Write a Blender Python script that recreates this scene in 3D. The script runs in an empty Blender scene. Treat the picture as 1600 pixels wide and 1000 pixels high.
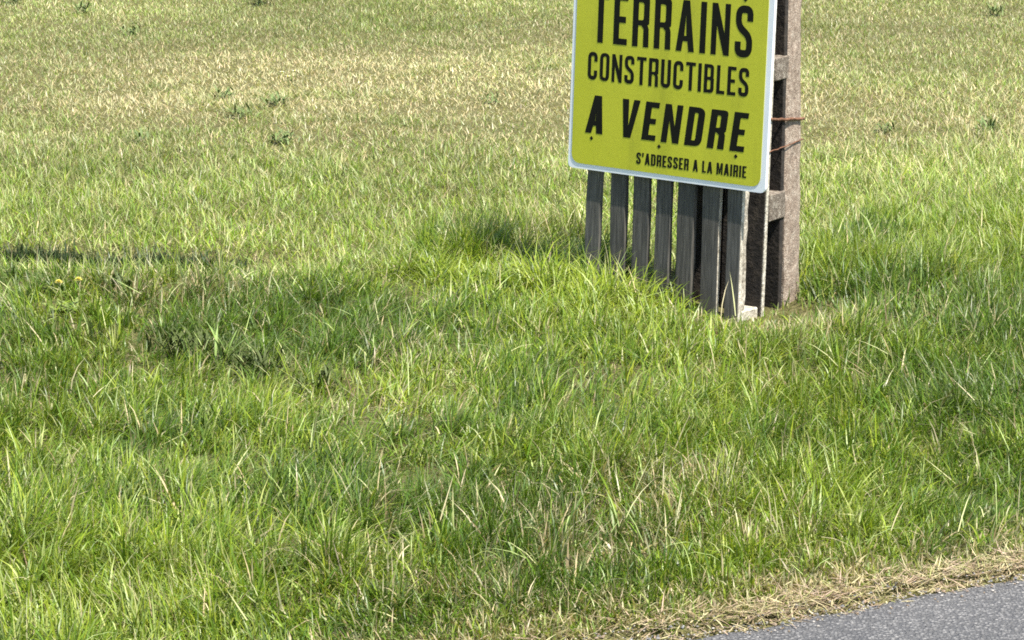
import bpy, bmesh, math, random
import numpy as np
from mathutils import Vector, Matrix

# ------------------------------------------------------------------ camera, sky, sun, exposure
SC = bpy.context.scene
COL = SC.collection
R = math.radians
CAM_H, PITCH = 1.6, 13.6
cam_d = bpy.data.cameras.new('camera'); cam = bpy.data.objects.new('camera', cam_d); COL.objects.link(cam)
cam.location = (0, 0, CAM_H); cam.rotation_euler = (R(90 - PITCH), 0, 0)
cam_d.sensor_width = 36; cam_d.lens = 36 * 4130 / 1600; cam_d.clip_end = 2000; cam_d.clip_start = 0.05
SC.camera = cam

YAW = R(35)                                   # how far the sign is turned away from square-on
SUN_AZ = YAW + R(10)                           # sun stands right and in front, almost along the sign's plane
SUN_EL = R(63)
to_sun = Vector((math.cos(SUN_AZ) * math.cos(SUN_EL), -math.sin(SUN_AZ) * math.cos(SUN_EL), math.sin(SUN_EL)))
sun_d = bpy.data.lights.new('sun', 'SUN'); sun = bpy.data.objects.new('sun', sun_d); COL.objects.link(sun)
sun_d.energy = 4.9; sun_d.angle = R(0.53); sun_d.color = (1.0, 0.95, 0.86)
sun.location = (4, -4, 8); sun.rotation_euler = to_sun.to_track_quat('Z', 'Y').to_euler()

W = bpy.data.worlds.new('World'); SC.world = W; W.use_nodes = True
nt = W.node_tree
sky = nt.nodes.new('ShaderNodeTexSky'); sky.sky_type = 'NISHITA'; sky.sun_disc = False
sky.sun_elevation = SUN_EL; sky.sun_rotation = math.atan2(to_sun.x, to_sun.y)
bg = nt.nodes['Background']; bg.inputs['Strength'].default_value = 0.11
nt.links.new(sky.outputs[0], bg.inputs['Color'])

SC.view_settings.view_transform = 'Standard'; SC.view_settings.look = 'None'
SC.view_settings.exposure = 1.1; SC.view_settings.gamma = 1.0
SC.view_settings.use_curve_mapping = False
SC.render.engine = 'CYCLES'
SC.cycles.max_bounces = 6; SC.cycles.diffuse_bounces = 3; SC.cycles.glossy_bounces = 2
SC.cycles.transmission_bounces = 4; SC.cycles.use_denoising = False; SC.cycles.filter_width = 1.8

rng = np.random.default_rng(11)
random.seed(5)

# ------------------------------------------------------------------ helpers
def tag(o, label=None, cat=None, group=None, kind=None):
    if label: o['label'] = label
    if cat: o['category'] = cat
    if group: o['group'] = group
    if kind: o['kind'] = kind
    return o

def link(o, parent=None):
    COL.objects.link(o)
    if parent: o.parent = parent
    return o

def empty(name, loc=(0, 0, 0), rot=None):
    o = bpy.data.objects.new(name, None); COL.objects.link(o); o.location = loc; o.empty_display_size = 0.1
    if rot is not None: o.rotation_euler = rot
    return o

_P = np.random.default_rng(3).random((64, 64, 8))
def vnoise(x, y, s=1.0, k=0):
    """smooth value noise, feature size s, 0..1"""
    x = np.asarray(x, float) / s + 17.3 * k; y = np.asarray(y, float) / s + 9.1 * k
    ix = np.floor(x).astype(int); iy = np.floor(y).astype(int); fx = x - ix; fy = y - iy
    fx = fx * fx * (3 - 2 * fx); fy = fy * fy * (3 - 2 * fy); P = _P[:, :, k % 8]
    a = P[ix % 64, iy % 64]; b = P[(ix + 1) % 64, iy % 64]; c = P[ix % 64, (iy + 1) % 64]; d = P[(ix + 1) % 64, (iy + 1) % 64]
    return (a * (1 - fx) + b * fx) * (1 - fy) + (c * (1 - fx) + d * fx) * fy
def fbm(x, y, s, k=0):
    return (vnoise(x, y, s, k) + 0.5 * vnoise(x, y, s / 2.1, k + 1) + 0.25 * vnoise(x, y, s / 4.3, k + 2)) / 1.75
def sstep(a, b, x):
    t = np.clip((x - a) / (b - a), 0, 1); return t * t * (3 - 2 * t)

# road edge: a slightly wavering line running right and away in front of the camera
ED = np.array([0.900, 0.436]); EN = np.array([-0.436, 0.900]); EP = np.array([0.60, 4.45])
ROAD_W = 5.6
def edge_dist(x, y):
    """signed distance from the tarmac edge, positive on the verge"""
    s = (x - EP[0]) * EN[0] + (y - EP[1]) * EN[1]
    t = (x - EP[0]) * ED[0] + (y - EP[1]) * ED[1]
    return s + 0.03 * np.clip(np.abs(t), 0, 3) ** 2 * 0.6 - (vnoise(t, 0 * t, .21, 4) - .5) * .04 - (vnoise(t, 0 * t, .06, 5) - .5) * .03

def height(x, y):
    x = np.asarray(x, float); y = np.asarray(y, float)
    s = edge_dist(x, y)
    z = 0.012 * (fbm(x, y, 0.5, 1) - .5) * 2 + 0.03 * (fbm(x, y, 1.9, 2) - .5) * 2
    z = z + 0.022 * np.exp(-(((x - 0.06) / 0.34) ** 2 + ((y - 6.62) / 0.26) ** 2))    # hummock before the pallet
    z = z + 0.03 * np.exp(-(((x - 0.9) / 0.3) ** 2 + ((y - 6.95) / 0.3) ** 2))
    dip = np.exp(-((y - 7.24 - 0.03 * np.sin(x * 3)) / 0.10) ** 2) * sstep(-0.4, -0.85, x)
    z = z - 0.07 * dip
    foot = np.exp(-(((x - 0.66) / 0.20) ** 2 + ((y - 6.60) / 0.28) ** 2)); z = z * (1 - foot) - .012 * foot
    z = z * sstep(0.0, 0.5, s) + 0.012 * sstep(-.02, .06, s)
    z = np.where(s < 0, -0.02 - 0.03 * sstep(0, -0.15, s), z)
    far = s < -ROAD_W
    return np.where(far, 0.01, z)

# ------------------------------------------------------------------ materials
def mat(name):
    m = bpy.data.materials.new(name); m.use_nodes = True
    return m, m.node_tree, m.node_tree.nodes['Principled BSDF']
def N(t, typ, **kw):
    n = t.nodes.new(typ)
    for k, v in kw.items():
        if k in ('operation', 'blend_type', 'data_type', 'feature', 'attribute_name', 'interpolation'): setattr(n, k, v)
        else: n.inputs[k].default_value = v
    return n
def ramp(t, src, stops, interp='LINEAR'):
    r = t.nodes.new('ShaderNodeValToRGB'); r.color_ramp.interpolation = interp
    e = r.color_ramp.elements
    while len(e) < len(stops): e.new(0.5)
    for i, (p, c) in enumerate(stops): e[i].position = p; e[i].color = (*c, 1)
    t.links.new(src, r.inputs[0]); return r
def mixc(t, f, a, b, blend='MIX'):
    m = t.nodes.new('ShaderNodeMix'); m.data_type = 'RGBA'; m.blend_type = blend
    for s, v in ((m.inputs[0], f), (m.inputs[6], a), (m.inputs[7], b)):
        if hasattr(v, 'links'): t.links.new(v, s)
        elif isinstance(v, (int, float)): s.default_value = v
        else: s.default_value = (*v, 1)
    return m.outputs[2]
def objco(t):
    return t.nodes.new('ShaderNodeTexCoord').outputs['Object']
def noise(t, co, scale, detail=4, rough=.55, stretch=None):
    n = N(t, 'ShaderNodeTexNoise', Scale=scale, Detail=detail, Roughness=rough)
    if stretch:
        mp = t.nodes.new('ShaderNodeMapping'); mp.inputs['Scale'].default_value = stretch
        t.links.new(co, mp.inputs[0]); co = mp.outputs[0]
    t.links.new(co, n.inputs['Vector']); return n.outputs['Fac']
def bump(t, bs, h, strength, dist):
    b = N(t, 'ShaderNodeBump', Strength=strength, Distance=dist); t.links.new(h, b.inputs['Height']); t.links.new(b.outputs[0], bs.inputs['Normal'])

def grass_mat(name, rough=.40, spec=.38, trans=.30):
    m, t, bs = mat(name)
    at = N(t, 'ShaderNodeAttribute', attribute_name='col')
    t.links.new(at.outputs['Color'], bs.inputs['Base Color'])
    bs.inputs['Roughness'].default_value = rough; bs.inputs['Specular IOR Level'].default_value = spec
    tr = t.nodes.new('ShaderNodeBsdfTranslucent'); mx = t.nodes.new('ShaderNodeMixShader'); mx.inputs[0].default_value = trans
    tc = mixc(t, 1.0, at.outputs['Color'], (1.1, 1.15, .55), 'MULTIPLY')
    t.links.new(tc, tr.inputs['Color'])
    t.links.new(bs.outputs[0], mx.inputs[1]); t.links.new(tr.outputs[0], mx.inputs[2])
    t.links.new(mx.outputs[0], t.nodes['Material Output'].inputs['Surface'])
    return m
M_GRASS = grass_mat('grass_blade')
M_STRAW = grass_mat('dry_straw', .5, .4, .18)

def ground_mat():
    m, t, bs = mat('thatch_soil'); co = objco(t)
    a = noise(t, co, 60, 6, .7); b = noise(t, co, 5, 4, .6); c = noise(t, co, 260, 3, .6)
    c1 = ramp(t, a, [(.3, (.03, .026, .012)), (.5, (.08, .07, .03)), (.68, (.20, .17, .09))])
    c2 = ramp(t, c, [(.35, (.085, .09, .028)), (.6, (.21, .20, .08))])
    col = mixc(t, b, c1.outputs[0], c2.outputs[0])
    t.links.new(col, bs.inputs['Base Color']); bs.inputs['Roughness'].default_value = .95
    bs.inputs['Specular IOR Level'].default_value = .1
    bump(t, bs, a, .8, .02); return m
def asphalt_mat():
    m, t, bs = mat('asphalt'); co = objco(t)
    v = N(t, 'ShaderNodeTexVoronoi', Scale=150.0); t.links.new(co, v.inputs['Vector'])
    v2 = N(t, 'ShaderNodeTexVoronoi', Scale=330.0); t.links.new(co, v2.inputs['Vector'])
    sep = t.nodes.new('ShaderNodeSeparateColor'); t.links.new(v.outputs['Color'], sep.inputs[0])
    stone = ramp(t, sep.outputs[0], [(0, (.045, .044, .042)), (.3, (.10, .098, .094)), (.65, (.195, .190, .182)), (.9, (.26, .25, .238)), (1, (.36, .345, .32))])
    edge = ramp(t, v.outputs['Distance'], [(.30, (0, 0, 0)), (.62, (1, 1, 1))])
    col = mixc(t, edge.outputs[0], stone.outputs[0], (.045, .045, .048))
    big = noise(t, co, 3.2, 4, .6)
    col = mixc(t, .32, col, ramp(t, big, [(.3, (.10, .099, .098)), (.7, (.175, .170, .162))]).outputs[0])
    t.links.new(col, bs.inputs['Base Color']); bs.inputs['Roughness'].default_value = .82
    h = mixc(t, .35, v.outputs['Distance'], v2.outputs['Distance'])
    iv = N(t, 'ShaderNodeMath', operation='MULTIPLY'); t.links.new(h, iv.inputs[0]); iv.inputs[1].default_value = -1
    bump(t, bs, iv.outputs[0], 1.0, .007); return m
def slat_mat():
    m, t, bs = mat('weathered_grey_wood'); co = objco(t)
    oi = t.nodes.new('ShaderNodeObjectInfo')
    ad = t.nodes.new('ShaderNodeVectorMath'); ad.operation = 'ADD'; t.links.new(co, ad.inputs[0])
    t.links.new(oi.outputs['Random'], ad.inputs[1])
    g = noise(t, ad.outputs[0], 30, 6, .65, (6, 6, .35)); k = noise(t, ad.outputs[0], 9, 3, .5, (1, 1, .5))
    c = ramp(t, g, [(.28, (.034, .031, .026)), (.5, (.082, .077, .066)), (.72, (.16, .15, .13))])
    c2 = ramp(t, k, [(.35, (.75, .76, .78)), (.65, (1.1, 1.05, 1.0))])
    col = mixc(t, 1.0, c.outputs[0], c2.outputs[0], 'MULTIPLY')
    hs = N(t, 'ShaderNodeHueSaturation'); t.links.new(col, hs.inputs['Color'])
    mr = N(t, 'ShaderNodeMapRange'); mr.inputs['To Min'].default_value = .8; mr.inputs['To Max'].default_value = 1.2
    t.links.new(oi.outputs['Random'], mr.inputs['Value']); t.links.new(mr.outputs[0], hs.inputs['Value'])
    t.links.new(hs.outputs[0], bs.inputs['Base Color']); bs.inputs['Roughness'].default_value = .85
    bump(t, bs, g, .5, .003); return m
def sawn_mat(name, lo, mid, hi, scale=26):
    m, t, bs = mat(name); co = objco(t)
    g = noise(t, co, scale, 6, .7); g2 = noise(t, co, scale * 4, 3, .7)
    c = ramp(t, g, [(.3, lo), (.5, mid), (.7, hi)])
    c2 = ramp(t, g2, [(.3, (.6, .58, .56)), (.55, (1, 1, 1)), (.72, (1.35, 1.33, 1.3))])
    t.links.new(mixc(t, 1.0, c.outputs[0], c2.outputs[0], 'MULTIPLY'), bs.inputs['Base Color'])
    bs.inputs['Roughness'].default_value = .9; bump(t, bs, g2, .8, .004); return m
def plain(name, col, rough=.5, spec=.5, vary=.12, scale=14, metal=0):
    m, t, bs = mat(name); co = objco(t); g = noise(t, co, scale, 5, .6)
    lo = tuple(c * (1 - vary) for c in col); hi = tuple(min(1, c * (1 + vary)) for c in col)
    t.links.new(ramp(t, g, [(.3, lo), (.7, hi)]).outputs[0], bs.inputs['Base Color'])
    bs.inputs['Roughness'].default_value = rough; bs.inputs['Specular IOR Level'].default_value = spec; bs.inputs['Metallic'].default_value = metal
    return m

M_GROUND = ground_mat(); M_ASPH = asphalt_mat(); M_SLAT = slat_mat()
M_BLOCK = sawn_mat('weathered_block', (.20, .165, .12), (.38, .34, .27), (.58, .54, .46), 30)
M_SPACER = sawn_mat('grey_brown_spacer', (.07, .055, .04), (.18, .145, .11), (.42, .38, .31), 75)
M_PALE_LIT = sawn_mat('pale_wood_sunlit_edge', (.34, .30, .23), (.50, .46, .37), (.62, .58, .5), 30)  # pale block wood, also used as painted sunlight along board edges
M_POST = sawn_mat('rough_post', (.16, .112, .082), (.30, .232, .175), (.48, .41, .33), 62)
M_SHADEW = sawn_mat('shade_dark_wood', (.012, .009, .007), (.024, .018, .013), (.05, .038, .027), 18)  # shade behind the slats and beside the post put into the colour
M_WHITE = plain('white_enamel', (.78, .80, .82), .4, .5, .05)
def sign_face():
    m, t, bs = mat('lime_yellow_print'); co = objco(t)
    a = noise(t, co, 5, 5, .6); b = noise(t, co, 22, 5, .65, (1, 1, .12)); d = noise(t, co, 160, 3, .6)
    c = ramp(t, a, [(.3, (.48, .485, .024)), (.7, (.515, .51, .025))])
    k = ramp(t, b, [(.50, (1, 1, 1)), (.76, (.80, .80, .86))]); k2 = ramp(t, d, [(.28, (.8, .78, .8)), (.38, (1, 1, 1))])
    col = mixc(t, 1.0, mixc(t, 1.0, c.outputs[0], k.outputs[0], 'MULTIPLY'), k2.outputs[0], 'MULTIPLY')
    t.links.new(col, bs.inputs['Base Color'])
    r = ramp(t, a, [(.3, (.34, .34, .34)), (.7, (.55, .55, .55))]); t.links.new(r.outputs[0], bs.inputs['Roughness'])
    bump(t, bs, a, .12, .01); return m
M_YEL = sign_face()
M_BLACK = plain('black_print', (.009, .009, .006), .55, .12, .2)
M_RUST = plain('rusty_wire', (.15, .075, .045), .85, .2, .6, 120)
M_PETAL = plain('yellow_petal', (.62, .54, .10), .6, .3, .15, 200)
M_STEM = plain('pale_stem', (.16, .20, .05), .5, .4, .2, 60)
M_LEAFD = plain('dark_weed_leaf', (.062, .082, .020), .6, .2, .4, 40)
M_LEAFT = plain('tuft_leaf', (.125, .17, .055), .6, .2, .35, 40)
M_LEAFP = plain('pale_shoot_leaf', (.19, .27, .07), .5, .3, .25, 40)
M_WPET = plain('white_petal', (.8, .8, .76), .6, .3, .05, 200)

# ------------------------------------------------------------------ setting: ground and road
def axis(lo, hi, step, far, grow=1.22):
    a = list(np.arange(lo, hi + 1e-6, step)); s = step
    while a[-1] < far: s *= grow; a.append(a[-1] + s)
    s = step
    while a[0] > -far: s *= grow; a.insert(0, a[0] - s)
    return np.array(a)
def grid_mesh(name, X, Y, Z):
    nx, ny = len(X), len(Y); gx, gy = np.meshgrid(X, Y)
    z = Z(gx, gy); co = np.stack([gx, gy, z], -1).reshape(-1, 3)
    i = np.arange(nx * ny).reshape(ny, nx)
    q = np.stack([i[:-1, :-1], i[:-1, 1:], i[1:, 1:], i[1:, :-1]], -1).reshape(-1, 4)
    me = bpy.data.meshes.new(name); me.from_pydata(co.tolist(), [], q.tolist())
    me.polygons.foreach_set('use_smooth', np.ones(len(q), bool)); return me
g = bpy.data.objects.new('ground', grid_mesh('ground', axis(-3, 3, .045, 700), axis(3.2, 14, .045, 700), height)); link(g)
g.data.materials.append(M_GROUND); tag(g, kind='structure')

def road_mesh():
    ts = np.concatenate([np.arange(-60, -3, 1.0), np.arange(-3, 3, .03), np.arange(3, 61, 1.0)])
    V, Fc = [], []; rows = 6
    for t in ts:
        p = EP + ED * t
        for _ in range(6):                                   # slide onto the zero line of edge_dist
            p = p - EN * float(edge_dist(np.array(p[0]), np.array(p[1])))
        for k in range(rows):
            f = [0, .03, .5, 1.5, 3, ROAD_W][k]
            q = p - EN * f
            z = 0.004 + 0.02 * math.sin(math.pi * f / ROAD_W) - (0.012 if k == 0 else 0)
            V.append((q[0], q[1], z))
    n = len(ts)
    for i in range(n - 1):
        for k in range(rows - 1):
            a = i * rows + k; Fc.append((a, a + 1, a + rows + 1, a + rows))
    me = bpy.data.meshes.new('road'); me.from_pydata(V, [], Fc); me.validate()
    bm = bmesh.new(); bm.from_mesh(me); bmesh.ops.recalc_face_normals(bm, faces=bm.faces)
    if sum(f.normal.z for f in bm.faces) < 0: bmesh.ops.reverse_faces(bm, faces=bm.faces)
    bm.to_mesh(me); bm.free(); return me
rd = bpy.data.objects.new('road', road_mesh()); link(rd); rd.data.materials.append(M_ASPH); tag(rd, kind='structure')

# ------------------------------------------------------------------ grass
def blades_mesh(name, root, L, wid, az, tilt, bend, col, tipcol, nseg, twist=None):
    """root Nx3, length, width, azimuth of lean, tilt from vertical at root, added bend to the tip"""
    n = len(L); tw = np.zeros(n) if twist is None else twist
    d = np.stack([np.cos(az), np.sin(az)], 1); side = np.stack([-np.sin(az + tw), np.cos(az + tw), 0 * az], 1)
    p = root.copy(); V = np.zeros((n, 2 * nseg + 1, 3)); Cc = np.zeros((n, 2 * nseg + 1, 4)); Cc[..., 3] = 1
    prof = {1: [1.0], 2: [.9, .8], 3: [.8, 1, .62]}[nseg] if nseg < 4 else [.75, 1, .85, .5]
    for s in range(nseg):
        hw = side * (wid * prof[s] / 2)[:, None]
        V[:, 2 * s] = p - hw; V[:, 2 * s + 1] = p + hw
        f = s / nseg; c = col * (1 - f ** 1.5) + tipcol * f ** 1.5
        Cc[:, 2 * s, :3] = c; Cc[:, 2 * s + 1, :3] = c
        a = tilt + bend * (s + .5) / nseg; l = L / nseg
        p = p + np.concatenate([d * (np.sin(a) * l)[:, None], (np.cos(a) * l)[:, None]], 1)
    V[:, -1] = p; Cc[:, -1, :3] = tipcol
    m = 2 * nseg + 1; base = (np.arange(n) * m)[:, None]
    qs = [np.concatenate([base + 2 * s, base + 2 * s + 1, base + 2 * s + 3, base + 2 * s + 2], 1) for s in range(nseg - 1)]
    tri = np.concatenate([base + m - 3, base + m - 2, base + m - 1], 1)
    nq = len(qs) * n
    loops = np.concatenate([np.stack(qs, 1).reshape(-1) if qs else np.zeros(0, int), tri.reshape(-1)]).astype(np.int32)
    starts = np.concatenate([np.arange(nq) * 4, nq * 4 + np.arange(n) * 3]).astype(np.int32)
    me = bpy.data.meshes.new(name)
    me.vertices.add(n * m); me.vertices.foreach_set('co', V.reshape(-1).astype(np.float32))
    me.loops.add(len(loops)); me.loops.foreach_set('vertex_index', loops)
    me.polygons.add(len(starts)); me.polygons.foreach_set('loop_start', starts)
    me.update(calc_edges=True)
    at = me.attributes.new('col', 'FLOAT_COLOR', 'POINT'); at.data.foreach_set('color', Cc.reshape(-1).astype(np.float32))
    return me
def grass_obj(name, me, m, label, cat='grass'):
    o = bpy.data.objects.new(name, me); link(o); me.materials.append(m); return tag(o, label, cat, kind='stuff')

C_LUSH = np.array([.138, .222, .017]); C_DEEP = np.array([.080, .148, .016]); C_LIME = np.array([.245, .315, .024])
C_PALE = np.array([.36, .43, .13]); C_STRAW = np.array([.53, .46, .26]); C_BROWN = np.array([.27, .20, .11])
C_FIELD = np.array([.270, .285, .115]); C_BLUE = np.array([.095, .145, .036]); C_FDRY = np.array([.48, .435, .225])

def half_w(y): return 0.2075 * (y + 0.35)                   # half the width the picture shows at distance y
def sign_clear(x, y):
    """true where the pallet and post stand (no blades grow through the wood)"""
    c, s = math.cos(YAW), math.sin(YAW); dx, dy = x - B0.x, y - B0.y
    a = dx * c - dy * s; n = dx * s + dy * c
    return (a > -.50) & (a < .01) & (n > -.012) & (n < .31)

def pick(cols, probs, n):
    i = rng.choice(len(cols), n, p=np.array(probs) / sum(probs)); return np.array(cols)[i]

cp, sp = math.cos(R(PITCH)), math.sin(R(PITCH))
def ground_at(px, py, z=0.0):
    """where the line of sight through a photo pixel meets height z"""
    d = Vector(((px - 800) / 4130, cp + sp * (500 - py) / 4130, -sp + cp * (500 - py) / 4130))
    t = (z - CAM_H) / d.z; return Vector((d.x * t, d.y * t, z))
B0 = ground_at(1157, 507)                                    # front right foot of the pallet

def lushness(x, y):
    """1 in the uncut verge, 0 in the mown field"""
    edge = 6.95 + 1.0 * sstep(.62, 1.25, x) + .72 * np.exp(-((x - .0) / .30) ** 4) + .18 * (fbm(x, y, .5, 3) - .5)
    return 1 - sstep(edge - .08, edge + .16, y)

def paint(x, y, s, lush):
    """per-blade colour and how dry the place is"""
    n = len(x)
    dry = sstep(.26, .05, s) * .5 + .28 * sstep(.58, .74, fbm(x, y, .55, 5)) * lush + .06
    dry = dry + .33 * np.exp(-(((x + .02) / .28) ** 2 + ((y - 4.5) / .16) ** 2)) * sstep(.35, .6, fbm(x, y, .16, 1)) + .55 * np.exp(-(((x - .66) / .2) ** 2 + ((y - 6.45) / .12) ** 2)) + .4 * np.exp(-(((x + 1.25) / .14) ** 2 + ((y - 5.75) / .2) ** 2))
    fieldry = (.52 + .7 * (fbm(x, y, 2.2, 1) - .5) + .7 * (fbm(x, y, 1.3, 6) - .5)) * sstep(8.3, 9.9, y) * (1 - .65 * sstep(11.9, 12.9, y - .45 * x)) * (1 - .35 * sstep(1.0, 1.7, x))
    dry = np.clip(np.where(lush > .5, dry, .14 + fieldry), 0.02, .92)
    tone = fbm(x, y, .42, 2)
    tone = tone + rng.normal(0, .07, n)
    green = np.where((tone > .56)[:, None], pick([C_LUSH, C_LIME, C_PALE], [.42, .42, .16], n),
            np.where((tone < .43)[:, None], pick([C_DEEP, C_LUSH, C_BLUE], [.42, .33, .25], n), pick([C_LUSH, C_LIME, C_DEEP, C_PALE], [.45, .25, .2, .1], n)))
    fgreen = pick([C_FIELD, C_LUSH * 1.15, C_PALE, C_BLUE], [.52, .16, .24, .08], n)
    nearf = (rng.random(n) < .42 * (1 - sstep(7.6, 9.6, y)))[:, None]; fgreen = np.where(nearf, pick([C_LUSH * 1.15, C_LIME], [.6, .4], n), fgreen)
    green = np.where((lush > .5)[:, None], green, fgreen)
    dryc = pick([C_STRAW, C_STRAW * .8, C_BROWN, C_STRAW * 1.1], [.4, .28, .17, .15], n)
    fdry = pick([C_FDRY, C_STRAW * 1.05, C_FDRY * .8, C_BROWN], [.36, .36, .18, .1], n); dryc = np.where((lush > .5)[:, None], dryc * .92, fdry)
    is_dry = rng.random(n) < dry
    col = np.where(is_dry[:, None], dryc, green) * rng.uniform(.78, 1.24, n)[:, None]
    col[:, 0] *= rng.uniform(.88, 1.12, n)
    tip = np.where((rng.random(n) < .13)[:, None], col * .5 + C_STRAW * .5, col * 1.08)
    return np.clip(col, 0, .85), np.clip(tip, 0, .85), is_dry

def scatter(n, y0, y1, margin):
    y = y0 + (y1 - y0) * rng.random(int(n * 1.0)); wmax = half_w(y1) + margin
    x = rng.uniform(-wmax, wmax, len(y)); k = np.abs(x) < half_w(y) + margin
    return x[k], y[k]

# --- the uncut verge: tufts of long blades and single ones between them
def verge():
    cx, cy = scatter(15500, 3.5, 8.2, .3)
    s = edge_dist(cx, cy); k = (s > .07) & (rng.random(len(cx)) < lushness(cx, cy)) ; cx, cy = cx[k], cy[k]
    k = rng.random(len(cx)) < .15 + 1.3 * sstep(.25, .75, fbm(cx, cy, .22, 7)); cx, cy = cx[k], cy[k]
    nb = np.clip(rng.gamma(2.2, 14, len(cx)), 8, 90).astype(int); idx = np.repeat(np.arange(len(cx)), nb)
    r = np.abs(rng.normal(0, .026, len(idx))); a = rng.uniform(0, 2 * np.pi, len(idx))
    x = cx[idx] + r * np.cos(a); y = cy[idx] + r * np.sin(a)
    tsize = (rng.uniform(.6, 1.15, len(cx)) * (.72 + .6 * fbm(cx, cy, .2, 2)))[idx]; ttone = rng.normal(0, 1, len(cx))[idx]
    ux, uy = scatter(105000, 3.5, 8.2, .3); vx, vy = scatter(150000, 3.5, 5.2, .3); vs = edge_dist(vx, vy); k = (vs > .0) & (vs < .32); ux = np.concatenate([ux, vx[k]]); uy = np.concatenate([uy, vy[k]])
    s = edge_dist(ux, uy); k = (s > .02) & (rng.random(len(ux)) < lushness(ux, uy)); ux, uy = ux[k], uy[k]
    x = np.concatenate([x, ux]); y = np.concatenate([y, uy]); a = np.concatenate([a, rng.uniform(0, 2 * np.pi, len(ux))])
    tsize = np.concatenate([tsize, rng.uniform(.4, .85, len(ux))]); ttone = np.concatenate([ttone, rng.normal(0, .7, len(ux))])
    k = ~sign_clear(x, y); x, y, a, tsize, ttone = x[k], y[k], a[k], tsize[k], ttone[k]
    s = edge_dist(x, y); lu = lushness(x, y)
    L = (.050 + .070 * fbm(x, y, .6, 4)) * tsize * (.5 + .5 * sstep(.03, .40, s)) * rng.uniform(.6, 1.3, len(x))
    L *= 1 + .5 * np.exp(-(((x - .98) / .22) ** 2 + ((y - 6.95) / .45) ** 2))
    fa = (x - B0.x) * math.cos(YAW) - (y - B0.y) * math.sin(YAW); fn = (x - B0.x) * math.sin(YAW) + (y - B0.y) * math.cos(YAW)
    L *= 1 + .48 * sstep(-1.22, -1.0, fa) * sstep(-.25, -.50, fa) * sstep(-.02, .06, fn) * sstep(.36, .2, fn)      # tall tuft at the pallet's left end
    L *= 1 + .80 * sstep(-.75, -.5, fa) * sstep(-.05, -.22, fa) * sstep(.02, -.02, fn) * sstep(-.34, -.12, fn)
    L *= 1 - .18 * sstep(-1.4, -1.1, fa) * sstep(-.55, -.75, fa) * sstep(.02, -.06, fn) * sstep(-.55, -.3, fn)
    L *= 1 - .66 * np.exp(-((((x - .64) / .19) ** 2 + ((y - 6.56) / .24) ** 2)) ** 2)
    L = np.clip(L, .02, .24)
    lay = 2 * np.pi * vnoise(x, y, .9, 6) * 1.3                # which way the sward is laid, slowly turning
    az = a + .0; m = rng.random(len(x)) < .45; az[m] = lay[m] + rng.normal(0, .7, m.sum())
    tilt = np.abs(rng.normal(.24, .28, len(x))); bend = np.abs(rng.normal(.95, .7, len(x)))
    arch = sstep(-1.2, -.8, fa) * sstep(-.02, -.15, fa) * sstep(.03, -.02, fn) * sstep(-.4, -.2, fn); bend = bend + .6 * arch
    flop = rng.random(len(x)) < .16; tilt[flop] += rng.uniform(.5, 1.0, flop.sum())
    col, tip, dr = paint(x, y, s, lu); g_ = (.90 + .13 * np.clip(ttone, -2, 2))[:, None]; col, tip = col * g_, tip * g_
    lf = (rng.random(len(x)) < .35 * arch)[:, None]; col = np.where(lf, C_LIME * .95, col); tip = np.where(lf, C_LIME * 1.1, tip)
    wid = rng.uniform(.0016, .0040, len(x)) * np.where(rng.random(len(x)) < .06, 1.6, 1)
    z = height(x, y) - .004
    return blades_mesh('grass', np.stack([x, y, z], 1), L, wid, az, tilt, bend, col, tip, 3, rng.normal(0, .5, len(x)))
me_v = verge(); grass_obj('grass', me_v, M_GRASS, 'long uncut green grass of the roadside verge')

# --- the mown field
def field():
    x, y = scatter(640000, 7.0, 15.2, .35)
    lu = lushness(x, y); k = rng.random(len(x)) > lu * .9; x, y, lu = x[k], y[k], lu[k] * 0
    k = rng.random(len(x)) < .25 + .75 * np.clip(10.5 / y, 0, 1) ** 1.5; x, y, lu = x[k], y[k], lu[k]
    k = ~sign_clear(x, y); x, y, lu = x[k], y[k], lu[k]
    k = (np.abs(y - 7.26 - .03 * np.sin(x * 3)) > .075) | (x > -.72) | (rng.random(len(x)) < .15); x, y, lu = x[k], y[k], lu[k]
    s = edge_dist(x, y)
    tuft = sstep(.60, .78, fbm(x, y, .36, 3)) * .7
    mid = 1 - sstep(8.2, 9.6, y)
    L = (.018 + .014 * fbm(x, y, .5, 1) + .022 * mid + .024 * tuft) * rng.uniform(.6, 1.5, len(x))
    L *= 1 + .7 * sstep(.9, 1.8, x) * (1 - sstep(9.5, 11.5, y))
    az = rng.uniform(0, 2 * np.pi, len(x)); tilt = np.abs(rng.normal(.6, .4, len(x))); bend = np.abs(rng.normal(.6, .5, len(x)))
    col, tip, dr = paint(x, y, s, lu)
    mott = (.62 + .76 * fbm(x, y, .9, 4))[:, None]; col, tip = col * mott, tip * mott
    tf = (tuft > .25) & (rng.random(len(x)) < .6); col[tf] = pick([C_LUSH, C_DEEP, C_FIELD], [.4, .3, .3], tf.sum())
    tilt[dr] += .35
    wid = rng.uniform(.0020, .0042, len(x)) * (.75 + .25 * y / 9)
    z = height(x, y) - .003
    return blades_mesh('grass', np.stack([x, y, z], 1), L, wid, az, tilt, bend, col, tip, 2, rng.normal(0, .6, len(x)))
me_f = field(); grass_obj('grass', me_f, M_GRASS, 'short dry mown grass of the field behind the sign')

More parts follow.
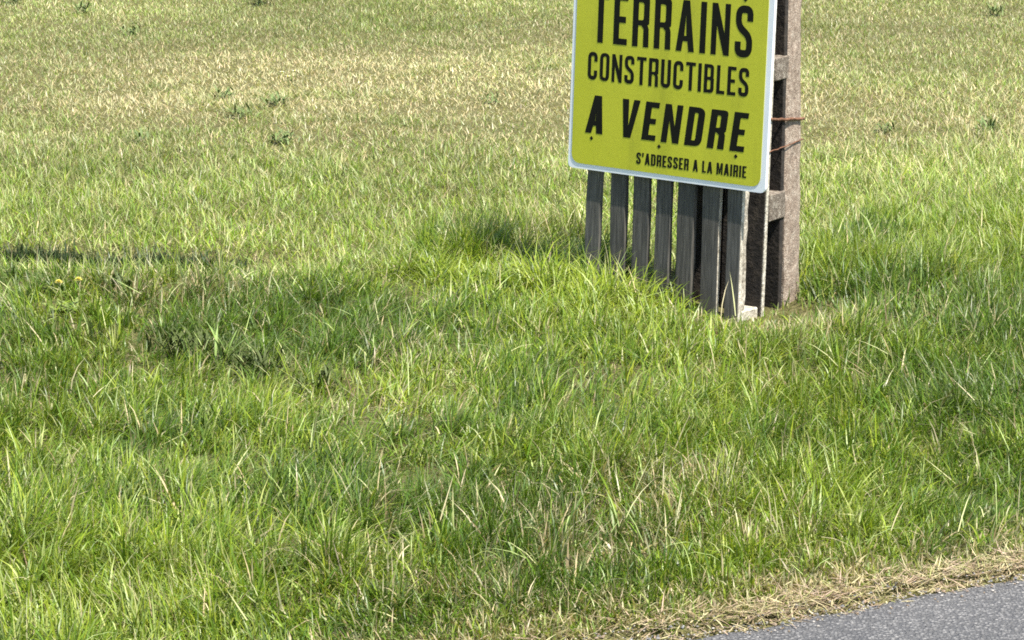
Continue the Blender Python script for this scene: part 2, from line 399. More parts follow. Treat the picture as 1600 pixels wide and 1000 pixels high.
# --- dark band of coarse grass in the furrow at the field's edge
def furrow():
    n = 8500
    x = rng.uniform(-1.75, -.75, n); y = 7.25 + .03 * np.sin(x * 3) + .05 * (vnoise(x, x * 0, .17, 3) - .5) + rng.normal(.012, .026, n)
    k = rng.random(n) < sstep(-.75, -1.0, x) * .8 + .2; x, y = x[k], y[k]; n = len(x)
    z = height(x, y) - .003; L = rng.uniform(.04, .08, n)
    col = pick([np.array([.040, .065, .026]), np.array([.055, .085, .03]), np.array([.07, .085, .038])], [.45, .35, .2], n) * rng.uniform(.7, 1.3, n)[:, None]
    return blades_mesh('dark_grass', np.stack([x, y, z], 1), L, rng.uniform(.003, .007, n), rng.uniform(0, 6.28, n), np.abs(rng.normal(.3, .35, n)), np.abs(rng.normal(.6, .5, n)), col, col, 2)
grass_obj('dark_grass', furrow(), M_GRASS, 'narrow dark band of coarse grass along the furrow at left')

# --- straw lying along the tarmac, and dead blades through the verge
def straw():
    n = 13000
    t = rng.uniform(-2.6, 1.6, n); t = t[rng.random(n) < (.12 + 1.5 * sstep(.3, .75, fbm(t, t * 0 + 3, .18, 2))) * (.35 + .65 * sstep(-.55, .0, t))]; n = len(t); w = .075 + .05 * vnoise(t, t * 0, .3, 1)
    o = rng.normal(.020, .028, n) * (w / .09)
    p = EP[None] + ED[None] * t[:, None]
    p = p + EN[None] * (o - edge_dist(p[:, 0], p[:, 1]))[:, None]
    x, y = p[:, 0], p[:, 1]; k = (o > -.05) & (np.abs(x) < half_w(y) + .35); x, y, o = x[k], y[k], o[k]; n = len(x)
    z = np.maximum(height(x, y), np.where(o < 0.01, .006, -1)) + rng.uniform(0, .020, n) * (o > 0)
    L = rng.uniform(.012, .062, n) * np.where(o < .0, .5, 1)
    az = math.atan2(ED[1], ED[0]) + rng.choice([0, np.pi], n) + rng.normal(0, 1.0, n)
    col = pick([C_STRAW, C_STRAW * 1.15, np.array([.45, .33, .24]), C_BROWN, np.array([.28, .28, .10])], [.22, .10, .28, .26, .14], n) * rng.uniform(.8, 1.2, n)[:, None]
    a = blades_mesh('dry_grass', np.stack([x, y, z], 1), L, rng.uniform(.0010, .0030, n), az, rng.normal(1.47, .15, n), rng.normal(.08, .45, n), col, col * 1.05, 3, rng.normal(0, .6, n))
    return a
grass_obj('dry_grass', straw(), M_STRAW, 'pale dead straw lying along the edge of the tarmac', 'straw')
def deadblades():
    n = 2600
    x, y = scatter(n * 2, 3.9, 7.6, .25); s = edge_dist(x, y); k = (s > .1) & (lushness(x, y) > .3) & ~sign_clear(x, y); x, y, s = x[k], y[k], s[k]
    k = rng.random(len(x)) < .22 + .15 * sstep(.4, .1, s) + .5 * sstep(.55, .7, fbm(x, y, .55, 5)); x, y, s = x[k], y[k], s[k]; n = len(x)
    z = height(x, y) + rng.uniform(.0, .055, n)
    col = pick([C_STRAW, np.array([.50, .50, .24]), np.array([.36, .44, .15])], [.2, .35, .45], n) * rng.uniform(.85, 1.2, n)[:, None]
    return blades_mesh('dry_grass', np.stack([x, y, z], 1), rng.uniform(.03, .12, n), rng.uniform(.0016, .0034, n), rng.uniform(0, 6.28, n), np.abs(rng.normal(.75, .4, n)), np.abs(rng.normal(.5, .45, n)), np.clip(col, 0, .85), np.clip(col, 0, .85), 3, rng.normal(0, .6, n))
grass_obj('dry_grass', deadblades(), M_STRAW, 'scattered pale dead blades lying in the long verge grass', 'straw')

# --- loose grit crumbled off the tarmac edge
def grit():
    n = 2600; t = rng.uniform(-1.6, 1.4, n); o = np.abs(rng.normal(0, .04, n)) * np.where(rng.random(n) < .65, -1, .6)
    p = EP[None] + ED[None] * t[:, None]; p = p + EN[None] * (o - edge_dist(p[:, 0], p[:, 1]))[:, None]
    r = rng.uniform(.0010, .0034, n) * np.where(rng.random(n) < .05, 1.7, 1)
    z = np.where(o < 0, .005, .014) + r * .35
    oc = np.array([(1, 0, 0), (-1, 0, 0), (0, 1, 0), (0, -1, 0), (0, 0, .75), (0, 0, -.75)], float)
    V = oc[None] * r[:, None, None] * rng.uniform(.6, 1.25, (n, 6, 1)); a = rng.uniform(0, 6.28, n); c_, s_ = np.cos(a)[:, None], np.sin(a)[:, None]
    V = np.stack([V[..., 0] * c_ - V[..., 1] * s_, V[..., 0] * s_ + V[..., 1] * c_, V[..., 2]], -1) + np.stack([p[:, 0], p[:, 1], z], 1)[:, None]
    f = np.array([(0, 2, 4), (2, 1, 4), (1, 3, 4), (3, 0, 4), (2, 0, 5), (1, 2, 5), (3, 1, 5), (0, 3, 5)])
    F = (f[None] + (np.arange(n) * 6)[:, None, None]).reshape(-1, 3)
    me = bpy.data.meshes.new('grit'); me.from_pydata(V.reshape(-1, 3).tolist(), [], F.tolist())
    col = pick([(.14, .14, .14), (.24, .23, .22), (.36, .33, .29), (.20, .15, .10)], [.35, .3, .15, .2], n) * rng.uniform(.8, 1.2, n)[:, None]
    C4 = np.ones((n, 6, 4)); C4[..., :3] = col[:, None]
    at = me.attributes.new('col', 'FLOAT_COLOR', 'POINT'); at.data.foreach_set('color', C4.reshape(-1).astype(np.float32)); return me
M_GRIT, t_, b_ = mat('grit'); t_.links.new(N(t_, 'ShaderNodeAttribute', attribute_name='col').outputs['Color'], b_.inputs['Base Color']); b_.inputs['Roughness'].default_value = .9
grass_obj('grit', grit(), M_GRIT, 'loose grey grit scattered along the tarmac edge', 'gravel')

# --- the same swards carried on beyond the picture as instanced patches
def patch(kind):
    n = 420 if kind == 'verge' else 380
    x = rng.uniform(-.16, .16, n); y = rng.uniform(-.16, .16, n)
    if kind == 'verge':
        col = pick([C_LUSH, C_LIME, C_DEEP, C_STRAW, C_PALE], [.4, .25, .2, .08, .07], n); L = rng.uniform(.05, .13, n); w = rng.uniform(.003, .005, n)
    else:
        col = pick([C_FIELD, C_LUSH, C_STRAW, C_BROWN, C_PALE], [.4, .14, .3, .06, .1], n); L = rng.uniform(.02, .06, n); w = rng.uniform(.004, .008, n)
    col = col * rng.uniform(.8, 1.2, n)[:, None]
    me = blades_mesh('grass_patch', np.stack([x, y, 0 * x - .004], 1), L, w, rng.uniform(0, 6.28, n), np.abs(rng.normal(.35, .25, n)), np.abs(rng.normal(.5, .4, n)), col, col * 1.05, 2)
    me.materials.append(M_GRASS); return bpy.data.objects.new('grass_patch', me)
def outskirts(kind, label):
    if kind == 'verge':
        x = rng.uniform(-6, 8, 9000); y = rng.uniform(1.5, 10, 9000); s = edge_dist(x, y)
        k = (s > .18) & (lushness(x, y) > .5) & (np.abs(x) > half_w(y) + .2)
    else:
        y = 7 + 33 * rng.random(26000) ** 1.4; x = rng.uniform(-1, 1, 26000) * (3 + y * .45); s = edge_dist(x, y)
        k = (s > .3) & (lushness(x, y) < .5) & ((np.abs(x) > half_w(y) + .25) | (y > 15.1))
    x, y = x[k], y[k]; z = height(x, y)
    me = bpy.data.meshes.new('grass'); me.from_pydata(np.stack([x, y, z], 1).tolist(), [], [])
    o = bpy.data.objects.new('grass', me); link(o); tag(o, label, 'grass', kind='stuff')
    ng = bpy.data.node_groups.new('scatter_' + kind, 'GeometryNodeTree')
    ng.interface.new_socket('Geometry', in_out='INPUT', socket_type='NodeSocketGeometry')
    ng.interface.new_socket('Geometry', in_out='OUTPUT', socket_type='NodeSocketGeometry')
    gi = ng.nodes.new('NodeGroupInput'); go = ng.nodes.new('NodeGroupOutput')
    io = ng.nodes.new('GeometryNodeInstanceOnPoints'); oi = ng.nodes.new('GeometryNodeObjectInfo')
    oi.inputs['Object'].default_value = patch(kind); oi.inputs['As Instance'].default_value = True
    rv = ng.nodes.new('FunctionNodeRandomValue'); rv.data_type = 'FLOAT_VECTOR'
    rv.inputs[0].default_value = (0, 0, 0); rv.inputs[1].default_value = (0, 0, 6.283)
    rs = ng.nodes.new('FunctionNodeRandomValue'); rs.data_type = 'FLOAT'; rs.inputs[2].default_value = .8; rs.inputs[3].default_value = 1.25
    L = ng.links.new
    L(gi.outputs[0], io.inputs['Points']); L(oi.outputs['Geometry'], io.inputs['Instance'])
    L(rv.outputs[0], io.inputs['Rotation']); L(rs.outputs[1], io.inputs['Scale']); L(io.outputs[0], go.inputs[0])
    md = o.modifiers.new('scatter', 'NODES'); md.node_group = ng
outskirts('verge', 'long verge grass carrying on to both sides of the view')
outskirts('field', 'mown field grass carrying on beyond the view')

# ------------------------------------------------------------------ the pallet, its post and the sign
LEAN = math.atan(0.04)
FR = Matrix.Translation(B0) @ Matrix.Rotation(-YAW, 4, 'Z')
FRL = FR @ Matrix.Rotation(-LEAN, 4, 'X')     # local x along the boards' face, y to the back, z up the leaning face

def box_bm(bm, lo, hi, wob=0, segs=1, rnd=None):
    """a board with slightly uneven edges, cut into segs along its longest side"""
    rnd = rnd or random
    ax = max(range(3), key=lambda i: hi[i] - lo[i]); o = [i for i in range(3) if i != ax]
    rings = []
    for s in range(segs + 1):
        f = s / segs; ring = []
        for (p, q) in ((0, 0), (1, 0), (1, 1), (0, 1)):
            v = [0, 0, 0]; v[ax] = lo[ax] + (hi[ax] - lo[ax]) * f
            v[o[0]] = (hi if p else lo)[o[0]] + rnd.uniform(-wob, wob); v[o[1]] = (hi if q else lo)[o[1]] + rnd.uniform(-wob, wob) * .5
            ring.append(bm.verts.new(v))
        rings.append(ring)
    for a, b in zip(rings, rings[1:]):
        for i in range(4): bm.faces.new((a[i], a[(i + 1) % 4], b[(i + 1) % 4], b[i]))
    bm.faces.new(rings[0]); bm.faces.new(rings[-1])
def part(name, parent, lo, hi, m, wob=.0012, segs=8, bev=.0015, label=None):
    c = [(l + h) / 2 for l, h in zip(lo, hi)]
    bm = bmesh.new(); box_bm(bm, [l - k for l, k in zip(lo, c)], [h - k for h, k in zip(hi, c)], wob, segs)
    bmesh.ops.recalc_face_normals(bm, faces=bm.faces)
    if bev:
        ed = [e for e in bm.edges if len(e.link_faces) == 2 and e.calc_face_angle() > .6]
        bmesh.ops.bevel(bm, geom=ed, offset=bev, segments=1, affect='EDGES')
    me = bpy.data.meshes.new(name); bm.to_mesh(me); bm.free(); me.materials.append(m)
    o = bpy.data.objects.new(name, me); link(o, parent); o.location = c
    if label: o['label'] = label
    return o
pal = empty('pallet'); pal.matrix_world = FRL
tag(pal, 'grey weathered upright wooden pallet with vertical slats behind the yellow sign', 'pallet')
slats = [(-.480, -.437), (-.408, -.362), (-.336, -.289), (-.268, -.223), (-.200, -.150), (-.127, -.077), (-.052, -.010)]
for i, (a0, a1) in enumerate(slats):
    zb = [.02, .0, .01, -.01, .0, -.02, -.02][i]
    s = part('slat', pal, (a0, 0, zb - .03), (a1, .016, 1.10 + random.uniform(-.01, .01)), M_SLAT, .0013, 12)
    s.rotation_euler.y = random.uniform(-.008, .008)
    s.data.materials.append(M_PALE_LIT)                            # sunlight put into the colour of the right-hand slats' edges
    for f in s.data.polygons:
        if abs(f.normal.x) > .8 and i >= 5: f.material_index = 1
for zc in (-.008, .52, 1.04):                                   # the stringers' blocks: ends seen from the right
    part('block', pal, (-.10 if zc > .3 else -.050, .0175, zc - .052), (-.006, .096, zc + .038), M_PALE_LIT, .002, 3, .003)
    part('block', pal, (-.475, .0175, zc - .052), (-.385, .096, zc + .038), M_BLOCK, .002, 3, .003) if zc > .3 else None
part('batten', pal, (-.040, .0175, .022), (-.012, .038, .463), M_BLOCK, .0025, 10, .002)
part('back_board', pal, (-.120, .0975, -.04), (.0, .112, 1.09), M_SHADEW, .0012, 10, label='wide back board darkened for shade, with a painted sunlit edge')
part('back_board', pal, (-.232, .0975, -.04), (-.124, .112, 1.09), M_SHADEW, .0012, 10)
# pale strip added to paint sunlight on the outer back board's edge
part('sunlit_edge_strip', pal, (.0015, .0985, -.03), (.0045, .111, 1.085), M_PALE_LIT, .0004, 10, 0)

post = empty('fence_post'); post.matrix_world = FR @ Matrix.Translation((0, 0, 0)) 
tag(post, 'rough speckled brown square post standing behind the pallet', 'post')
def post_part():
    bm = bmesh.new(); z0, z1, n = -.15, 1.55, 46
    rings = []; a0, a1, n0, n1 = -.085, .012, .205, .293
    for i in range(n + 1):
        z = z0 + (z1 - z0) * i / n; k = 1 - .10 * (z / 1.5); ca, cn = (a0 + a1) / 2 - .012 * z, (n0 + n1) / 2 - .006 * z
        ring = []
        for j in range(16):
            e = j // 4; f = (j % 4) / 4
            c = [(-1, -1), (1, -1), (1, 1), (-1, 1)]; p0, p1 = c[e], c[(e + 1) % 4]
            u, v = p0[0] + (p1[0] - p0[0]) * f, p0[1] + (p1[1] - p0[1]) * f
            r = 1 - (.06 if f == 0 else 0)
            ring.append(bm.verts.new((ca + u * (a1 - a0) / 2 * k * r + random.uniform(-.0018, .0018), cn + v * (n1 - n0) / 2 * k * r + random.uniform(-.0018, .0018), z)))
        rings.append(ring)
    for a, b in zip(rings, rings[1:]):
        for j in range(16): bm.faces.new((a[j], a[(j + 1) % 16], b[(j + 1) % 16], b[j]))
    bm.faces.new(rings[0]); bm.faces.new(rings[-1]); bmesh.ops.recalc_face_normals(bm, faces=bm.faces)
    me = bpy.data.meshes.new('shaft'); bm.to_mesh(me); bm.free(); me.materials.append(M_POST)
    return link(bpy.data.objects.new('shaft', me), post)
post_part()
for zc, hh in ((.282, .036), (.640, .030)):                    # two spacers between pallet and post
    part('spacer', post, (-.07, .112 + .04 * zc + .002, zc - hh), (.009, .206, zc + hh), M_SPACER, .002, 4, .003)

part('gap_shade_plank', post, (-.26, .183, -.06), (.006, .2005, 1.2), M_SHADEW, .001, 10)  # added plank, there to darken the gap between pallet and post
def tube(pts, r, n=7, closed=False):
    bm = bmesh.new(); P = [Vector(p) for p in pts]; rings = []
    for i, p in enumerate(P):
        t = (P[(i + 1) % len(P)] - P[i - 1]) if closed else (P[min(i + 1, len(P) - 1)] - P[max(i - 1, 0)])
        t.normalize(); q = t.to_track_quat('Z', 'Y')
        rings.append([bm.verts.new(p + q @ Vector((r * math.cos(2 * math.pi * k / n), r * math.sin(2 * math.pi * k / n), 0))) for k in range(n)])
    pr = list(zip(rings, rings[1:])) + ([(rings[-1], rings[0])] if closed else [])
    for a, b in pr:
        off = min(range(n), key=lambda o: sum((a[k].co - b[(k + o) % n].co).length for k in range(n)))
        for k in range(n): bm.faces.new((a[k], a[(k + 1) % n], b[(k + 1 + off) % n], b[(k + off) % n]))
    if not closed:
        bm.faces.new(rings[0]); bm.faces.new(rings[-1])
    bmesh.ops.recalc_face_normals(bm, faces=bm.faces)
    for f in bm.faces: f.smooth = True
    return bm
def wire(name, za, zb, r, lab):
    """a loop round post and back boards, higher at the post by the given heights"""
    corners = [(-.13, .094 + .04 * za, za), (.007, .094 + .04 * za, za), (.010, .20, (za + zb) / 2), (.0085, .2915, zb), (-.092, .2915, zb), (-.13, .2, (za + zb) / 2)]
    pts = []
    for i in range(len(corners)):
        a, b = Vector(corners[i]), Vector(corners[(i + 1) % len(corners)])
        for k in range(6): pts.append(a.lerp(b, k / 6) + Vector((0, 0, random.uniform(-.0012, .0012))))
    bm = tube(pts, r, 6, True); me = bpy.data.meshes.new(name); bm.to_mesh(me); bm.free(); me.materials.append(M_RUST)
    o = bpy.data.objects.new(name, me); link(o); o.matrix_world = FR; return tag(o, lab, 'wire', 'rusty wires binding the pallet to the post')
wire('wire_tie', .515, .493, .0040, 'thick rusty wire tied level around the post beside the sign')
wire('wire_tie', .430, .440, .0016, 'thin wire rising slantwise across the post below the thick tie')

# --- glyphs, drawn as outlines in a box one unit high
def rounded(pts, rad, n=6):
    out = []
    L = len(pts)
    for i in range(L):
        r = rad[i] if isinstance(rad, (list, tuple)) else rad
        p, a, b = Vector(pts[i]), Vector(pts[i - 1]), Vector(pts[(i + 1) % L])
        if r <= 0: out.append(tuple(p)); continue
        da, db = (a - p).normalized(), (b - p).normalized()
        r2 = min(r, (a - p).length * .5, (b - p).length * .5)
        for k in range(n + 1):
            f = k / n; out.append(tuple((p + da * r2) * (1 - f) ** 2 + p * 2 * f * (1 - f) + (p + db * r2) * f ** 2))
    return out
def openround(pts, r, n=8):
    out = [tuple(pts[0])]
    for i in range(1, len(pts) - 1):
        p, a, b = Vector(pts[i]), Vector(pts[i - 1]), Vector(pts[i + 1])
        da, db = (a - p).normalized(), (b - p).normalized(); r2 = min(r, (a - p).length * .5, (b - p).length * .5)
        for k in range(n + 1):
            f = k / n; out.append(tuple((p + da * r2) * (1 - f) ** 2 + p * 2 * f * (1 - f) + (p + db * r2) * f ** 2))
    out.append(tuple(pts[-1])); return out
def stroke(pts, t):
    l, r = [], []
    for i, p in enumerate(pts):
        a = Vector(pts[max(i - 1, 0)]); b = Vector(pts[min(i + 1, len(pts) - 1)]); d = (b - a).normalized(); nrm = Vector((-d.y, d.x)) * t / 2
        l.append(tuple(Vector(p) + nrm)); r.append(tuple(Vector(p) - nrm))
    return l + r[::-1]
def glyph(c, t):
    """outlines and width of a condensed capital with stroke t"""
    w = .43; k = t * .86                                         # k: thickness of horizontal strokes
    if c == 'T': w = .42; m = w / 2; return [[(0, 1), (0, 1 - k), (m - t / 2, 1 - k), (m - t / 2, 0), (m + t / 2, 0), (m + t / 2, 1 - k), (w, 1 - k), (w, 1)]], w
    if c == 'E': w = .36; return [[(0, 0), (0, 1), (w, 1), (w, 1 - k), (t, 1 - k), (t, .5 + k / 2), (w * .88, .5 + k / 2), (w * .88, .5 - k / 2), (t, .5 - k / 2), (t, k), (w, k), (w, 0)]], w
    if c == 'L': w = .35; return [[(0, 0), (0, 1), (t, 1), (t, k), (w, k), (w, 0)]], w
    if c == 'I': return [[(0, 0), (0, 1), (t, 1), (t, 0)]], t
    if c == 'N': w = .46; return [[(0, 0), (0, 1), (t * .95, 1), (w - t * .9, .42), (w - t * .9, 1), (w, 1), (w, 0), (w - t * .95, 0), (t * .9, .58), (t * .9, 0)]], w
    if c == 'M': w = .56; m = w / 2; q = t * .85; return [[(0, 0), (0, 1), (q * 1.3, 1), (m, .38), (w - q * 1.3, 1), (w, 1), (w, 0), (w - q, 0), (w - q, .62), (m + q * .38, .06), (m - q * .38, .06), (q, .62), (q, 0)]], w
    if c == 'V': w = .47; m = w / 2; return [[(0, 1), (t * 1.0, 1), (m, .30), (w - t * 1.0, 1), (w, 1), (m + t * .56, 0), (m - t * .56, 0)]], w
    if c == 'A':
        w = .47; m = w / 2; q = t * 1.0
        return [[(0, 0), (m - t * .58, 1), (m + t * .58, 1), (w, 0), (w - q, 0), (w - q - .030, .20), (q + .030, .20), (q, 0)], [(q + .062, .20 + k * .85), (w - q - .062, .20 + k * .85), (m, .74)]], w
    if c == 'O': return [rounded([(0, 0), (w, 0), (w, 1), (0, 1)], .20), rounded([(t, k), (w - t, k), (w - t, 1 - k), (t, 1 - k)], .09)], w
    if c == 'D': return [rounded([(0, 0), (w, 0), (w, 1), (0, 1)], [0, .20, .20, 0]), rounded([(t, k), (w - t, k), (w - t, 1 - k), (t, 1 - k)], [0, .09, .09, 0])], w
    if c == 'U': return [stroke(openround([(t / 2, 1), (t / 2, t / 2), (w - t / 2, t / 2), (w - t / 2, 1)], .14), t)], w
    if c == 'C': return [stroke(openround([(w - t / 2, .66), (w - t / 2, 1 - t / 2), (t / 2, 1 - t / 2), (t / 2, t / 2), (w - t / 2, t / 2), (w - t / 2, .34)], .14), t)], w
    if c == 'S': return [stroke(openround([(w - t / 2, .70), (w - t / 2, 1 - t / 2), (t / 2, 1 - t / 2), (t / 2, .60), (w - t / 2, .40), (w - t / 2, t / 2), (t / 2, t / 2), (t / 2, .30)], .13), t)], w
    if c == 'B': return [rounded([(0, 0), (w, 0), (w, .51), (w - .03, .52), (w - .015, .56), (w - .015, 1), (0, 1)], [0, .16, .10, 0, .08, .16, 0]), rounded([(t, k), (w - t, k), (w - t, .5 - k * .4), (t, .5 - k * .4)], [0, .06, .06, 0]), rounded([(t, .5 + k * .5), (w - t - .01, .5 + k * .5), (w - t - .01, 1 - k), (t, 1 - k)], [0, .06, .06, 0])], w
    if c == 'R': return [[(0, 0), (0, 1)] + rounded([(w * .5, 1), (w, 1), (w, .46), (w * .9, .44)], [0, .17, .13, 0]) + [(w * .98, .36), (w, 0), (w - t * .98, 0), (w - t, .36), (w - t * 1.4, .42), (t, .42), (t, 0)], rounded([(t, .42 + k * .85), (w - t, .42 + k * .85), (w - t, 1 - k), (t, 1 - k)], [0, .06, .06, 0])], w
    if c == "'": return [[(0, .66), (0, 1), (t, 1), (t * .8, .66)]], t
    if c == '.': return [[(.0, .5), (.5, 1), (1, .5), (.5, 0)]], 1.0
def outline_mesh(name, polys, depth, m):
    cu = bpy.data.curves.new(name, 'CURVE'); cu.dimensions = '2D'; cu.fill_mode = 'BOTH'; cu.extrude = depth / 2
    for p in polys:
        sp = cu.splines.new('POLY'); sp.points.add(len(p) - 1); sp.use_cyclic_u = True
        for q, v in zip(sp.points, p): q.co = (v[0], v[1], 0, 1)
    o = bpy.data.objects.new(name, cu); COL.objects.link(o)
    bpy.context.view_layer.update()
    me = bpy.data.meshes.new_from_object(o.evaluated_get(bpy.context.evaluated_depsgraph_get()))
    bpy.data.objects.remove(o); bpy.data.curves.remove(cu)
    me.name = name; me.materials.clear(); me.materials.append(m); return me

sign = empty('sign'); sign.matrix_world = FRL @ Matrix.Translation((0, -.0015, 0)) @ Matrix.Rotation(R(.6), 4, 'Y')
tag(sign, 'lime yellow sign board with white border and black lettering offering building land', 'sign')
UP = Matrix.Rotation(R(90), 4, 'X')          # outline plane x,y -> board plane x,z, facing the front
def flat(name, polys, y0, depth, m, parent, off=None):
    me = outline_mesh(name, polys, depth, m); me.transform(UP); me.transform(Matrix.Translation((0, y0 - depth / 2, 0)))
    o = bpy.data.objects.new(name, me); link(o, parent); return o
SB, ST = .347, 1.147
SX0, SX1 = -.5385, .0575
flat('backing_plate', [rounded([(SX0, SB), (SX1, SB), (SX1, ST), (SX0, ST)], .016)], 0, .010, M_WHITE, sign)
pan = flat('printed_panel', [rounded([(SX0 + .011, SB + .014), (SX1 - .0145, SB + .014), (SX1 - .017, ST - .014), (SX0 + .011, ST - .014)], .028)], -.0101, .0012, M_YEL, sign)
YL = -.0114
def line(text, x0, x1, base, h, t, space, gap, shear=0, sub=()):
    gl = []; total = 0
    for ch in text:
        if ch == ' ': gl.append((None, space)); total += space
        else:
            o, w = glyph(ch, t); gl.append((o, w)); total += w + gap
    total -= gap; kx = (x1 - x0 - shear * h) / total; x = 0; xs = []
    for o, w in gl:
        xs.append((x, w))
        if o:
            me_polys = [[(x0 + (x + px) * kx + py * h * shear, base + py * h) for px, py in p] for p in o]
            flat('letter', me_polys, YL + .0004, .0008, M_BLACK, pan)
            x += w + gap
        else: x += w
    return
line('TERRAINS', -.476, .000, .6825, .130, .145, .22, .14)
line('CONSTRUCTIBLES', -.486, -.004, .5845, .0725, .142, .22, .12)
line('A VENDRE', -.488, .002, .4445, .100, .168, .27, .15, .11)
line("S'ADRESSER A LA MAIRIE", -.326, .002, .380, .0300, .165, .28, .11)
for (dx, dz, r) in ((-.467, .432, .0075), (-.259, .4325, .0075), (-.031, .4325, .0075), (-.025, .829, .009)):
    o, w = glyph('.', 0)
    flat('dot', [[(dx + (px - .5) * 1.1 * r * 1.3, dz + (py - .55) * r * 1.6) for px, py in o[0]]], YL + .0004, .0008, M_BLACK, pan)

# ------------------------------------------------------------------ small plants
def leaf_bm(bm, az, L, w, tilt, bend, seg=5, fold=.3, base=(0, 0, 0), lobe=0):
    d = Vector((math.cos(az), math.sin(az), 0)); sd = Vector((-math.sin(az), math.cos(az), 0)); p = Vector(base); prev = None
    for s in range(seg + 1):
        f = s / seg; hw = w / 2 * (math.sin(math.pi * (.12 + .86 * f)) ** .8) * (1 - lobe * (s % 2)); a = tilt + bend * f
        up = Vector((0, 0, 1)) * math.sin(a) - d * math.cos(a) * 0
        cur = [bm.verts.new(p - sd * hw + Vector((0, 0, hw * fold))), bm.verts.new(p), bm.verts.new(p + sd * hw + Vector((0, 0, hw * fold)))]
        if prev:
            bm.faces.new((prev[0], prev[1], cur[1], cur[0])); bm.faces.new((prev[1], prev[2], cur[2], cur[1]))
        prev = cur; p = p + (d * math.sin(a) + Vector((0, 0, math.cos(a)))) * (L / seg)
def mesh_part(name, bm, m, parent):
    me = bpy.data.meshes.new(name); bm.to_mesh(me); bm.free(); me.materials.append(m)
    for p in me.polygons: p.use_smooth = True
    return link(bpy.data.objects.new(name, me), parent)
def on_ground(px, py):
    g0 = ground_at(px, py); z = float(height(g0.x, g0.y)); g1 = ground_at(px, py, z); return Vector((g1.x, g1.y, float(height(g1.x, g1.y))))
def weed(px, py, label, m, n, L, w, tilt, group=None, name='weed', cat='weed', seed=0, spread=.016):
    rd_ = random.Random(seed); e = empty(name, on_ground(px, py)); tag(e, label, cat, group)
    for i in range(n):
        bm = bmesh.new()
        leaf_bm(bm, i * 2.4 + rd_.uniform(-.3, .3), L * rd_.uniform(.6, 1.15), w * rd_.uniform(.7, 1.2), max(.02, tilt * rd_.uniform(.4, 1.3)), rd_.uniform(.2, .9), base=(rd_.gauss(0, spread), rd_.gauss(0, spread), rd_.uniform(0, .03)))
        mesh_part('leaf', bm, m, e)
    return e
weed(287, 556, 'dark leafy weed clump sunk in the grass left of the pale shoot', M_LEAFD, 130, .060, .0055, .75, seed=1, spread=.035)
weed(398, 585, 'dark leafy weed clump in the grass right of the pale shoot', M_LEAFD, 150, .060, .005, .75, seed=2, spread=.045)
weed(500, 612, 'small dark weed in the long grass farthest toward the road', M_LEAFD, 70, .055, .005, .8, seed=3, spread=.03)
weed(190, 462, 'small dark weed in the grass just right of the dandelions', M_LEAFD, 26, .055, .008, .6, seed=4)
weed(346, 580, 'pale green upright shoot with forked pointed leaves between two dark weeds', M_LEAFP, 8, .11, .007, .4, name='shoot', cat='plant', seed=5)
for i, (px, py, n, L, lab) in enumerate([
    (430, 168, 14, .05, 'low weed tuft in the dry field, right of the tall thin tuft under the daisies'),
    (352, 156, 12, .045, 'low weed tuft in the dry field, left of the tall thin tuft under the daisies'),
    (440, 222, 14, .05, 'low weed tuft in the dry field, lowest of the cluster under the daisies'),
    (380, 182, 9, .07, 'tall thin weed tuft in the middle of the cluster under the daisies'),
    (215, 226, 9, .04, 'lone low weed tuft in the dry field at left, above the dandelions'),
    (130, 22, 12, .07, 'weed tuft near the top left corner, second from the left edge'),
    (205, 55, 16, .05, 'weed tuft near the top left, lowest of the tufts along the top'),
    (405, 8, 14, .09, 'big weed tuft at the top edge, nearest to the sign on its left'),
    (20, 6, 14, .08, 'weed tuft in the top left corner of the field'),
    (1545, 205, 12, .05, 'low weed tuft in the field at the far right, level with the wire ties'),
    (1385, 208, 9, .04, 'small weed tuft in the field, first one right of the post'),
    (1555, 25, 12, .06, 'weed tuft in the top right corner of the field'),
    (765, 160, 9, .035, 'small weed tuft in the field just left of the sign')]):
    weed(px, py, lab, M_LEAFT, n * 3, L * .9, .008, 1.05, spread=.022, group='weed tufts in the mown field', name='weed_tuft', seed=20 + i)

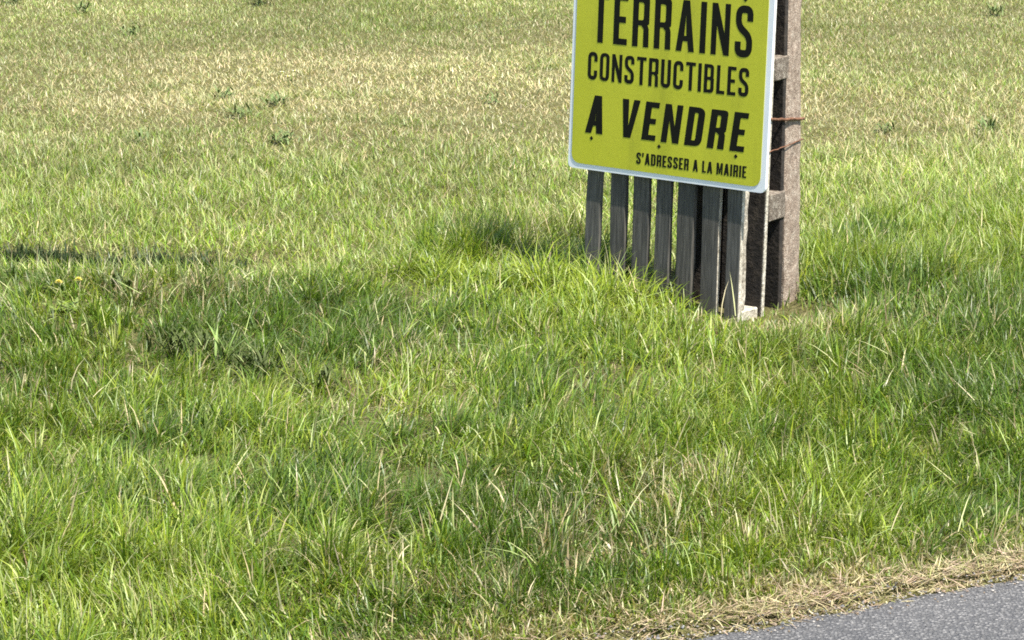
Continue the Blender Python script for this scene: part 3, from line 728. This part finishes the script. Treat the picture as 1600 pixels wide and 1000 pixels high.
def dandelion(px, py, h, label, seed):
    rd_ = random.Random(seed); e = empty('dandelion', on_ground(px, py)); tag(e, label, 'flower')
    for i in range(7):
        bm = bmesh.new(); leaf_bm(bm, i * .9 + rd_.random(), .075, .016, 1.0, .5, 8, .2, (0, 0, 0), .45); mesh_part('leaf', bm, M_STEM, e)
    top = Vector((rd_.uniform(-.01, .01), rd_.uniform(-.01, .01), h))
    mesh_part('stem', tube([Vector((0, 0, 0)), top * .5 + Vector((.004, 0, 0)), top], .0016, 6), M_STEM, e)
    bm = bmesh.new()
    for ring, (n, L, t) in enumerate(((18, .012, 1.35), (16, .010, 1.0), (12, .008, .6), (6, .005, .2))):
        for k in range(n): leaf_bm(bm, 2 * math.pi * k / n + ring * .2, L, .0034, t, .25, 2, .1, top + Vector((0, 0, .001 * ring)))
    hd = mesh_part('flower_head', bm, M_PETAL, e)
    bm = bmesh.new(); bmesh.ops.create_cone(bm, cap_ends=True, segments=9, radius1=.002, radius2=.006, depth=.010, matrix=Matrix.Translation(top - Vector((0, 0, .004)))); mesh_part('calyx', bm, M_STEM, e)
dandelion(122, 488, .088, 'larger yellow dandelion in the grass at far left, right one of two', 1)
dandelion(96, 490, .082, 'smaller yellow dandelion in the grass at far left, left one of two', 2)
def daisy(px, py, label, seed):
    e = empty('daisy', on_ground(px, py)); tag(e, label, 'flower', 'small white daisies in the mown field'); top = Vector((0, 0, .045))
    mesh_part('stem', tube([Vector((0, 0, 0)), Vector((.003, 0, .02)), top], .001, 5), M_STEM, e)
    bm = bmesh.new()
    for k in range(14): leaf_bm(bm, 2 * math.pi * k / 14, .010, .003, 1.3, .2, 2, .1, top)
    mesh_part('petals', bm, M_WPET, e)
    bm = bmesh.new(); bmesh.ops.create_uvsphere(bm, u_segments=8, v_segments=5, radius=.004, matrix=Matrix.Translation(top)); mesh_part('flower_centre', bm, M_PETAL, e)
for i, (px, py, w_) in enumerate([(441, 130, 'leftmost'), (461, 128, 'rightmost'), (450, 136, 'lowest')]): daisy(px, py, 'tiny white daisy in the dry field above the weeds, %s of three' % w_, i)
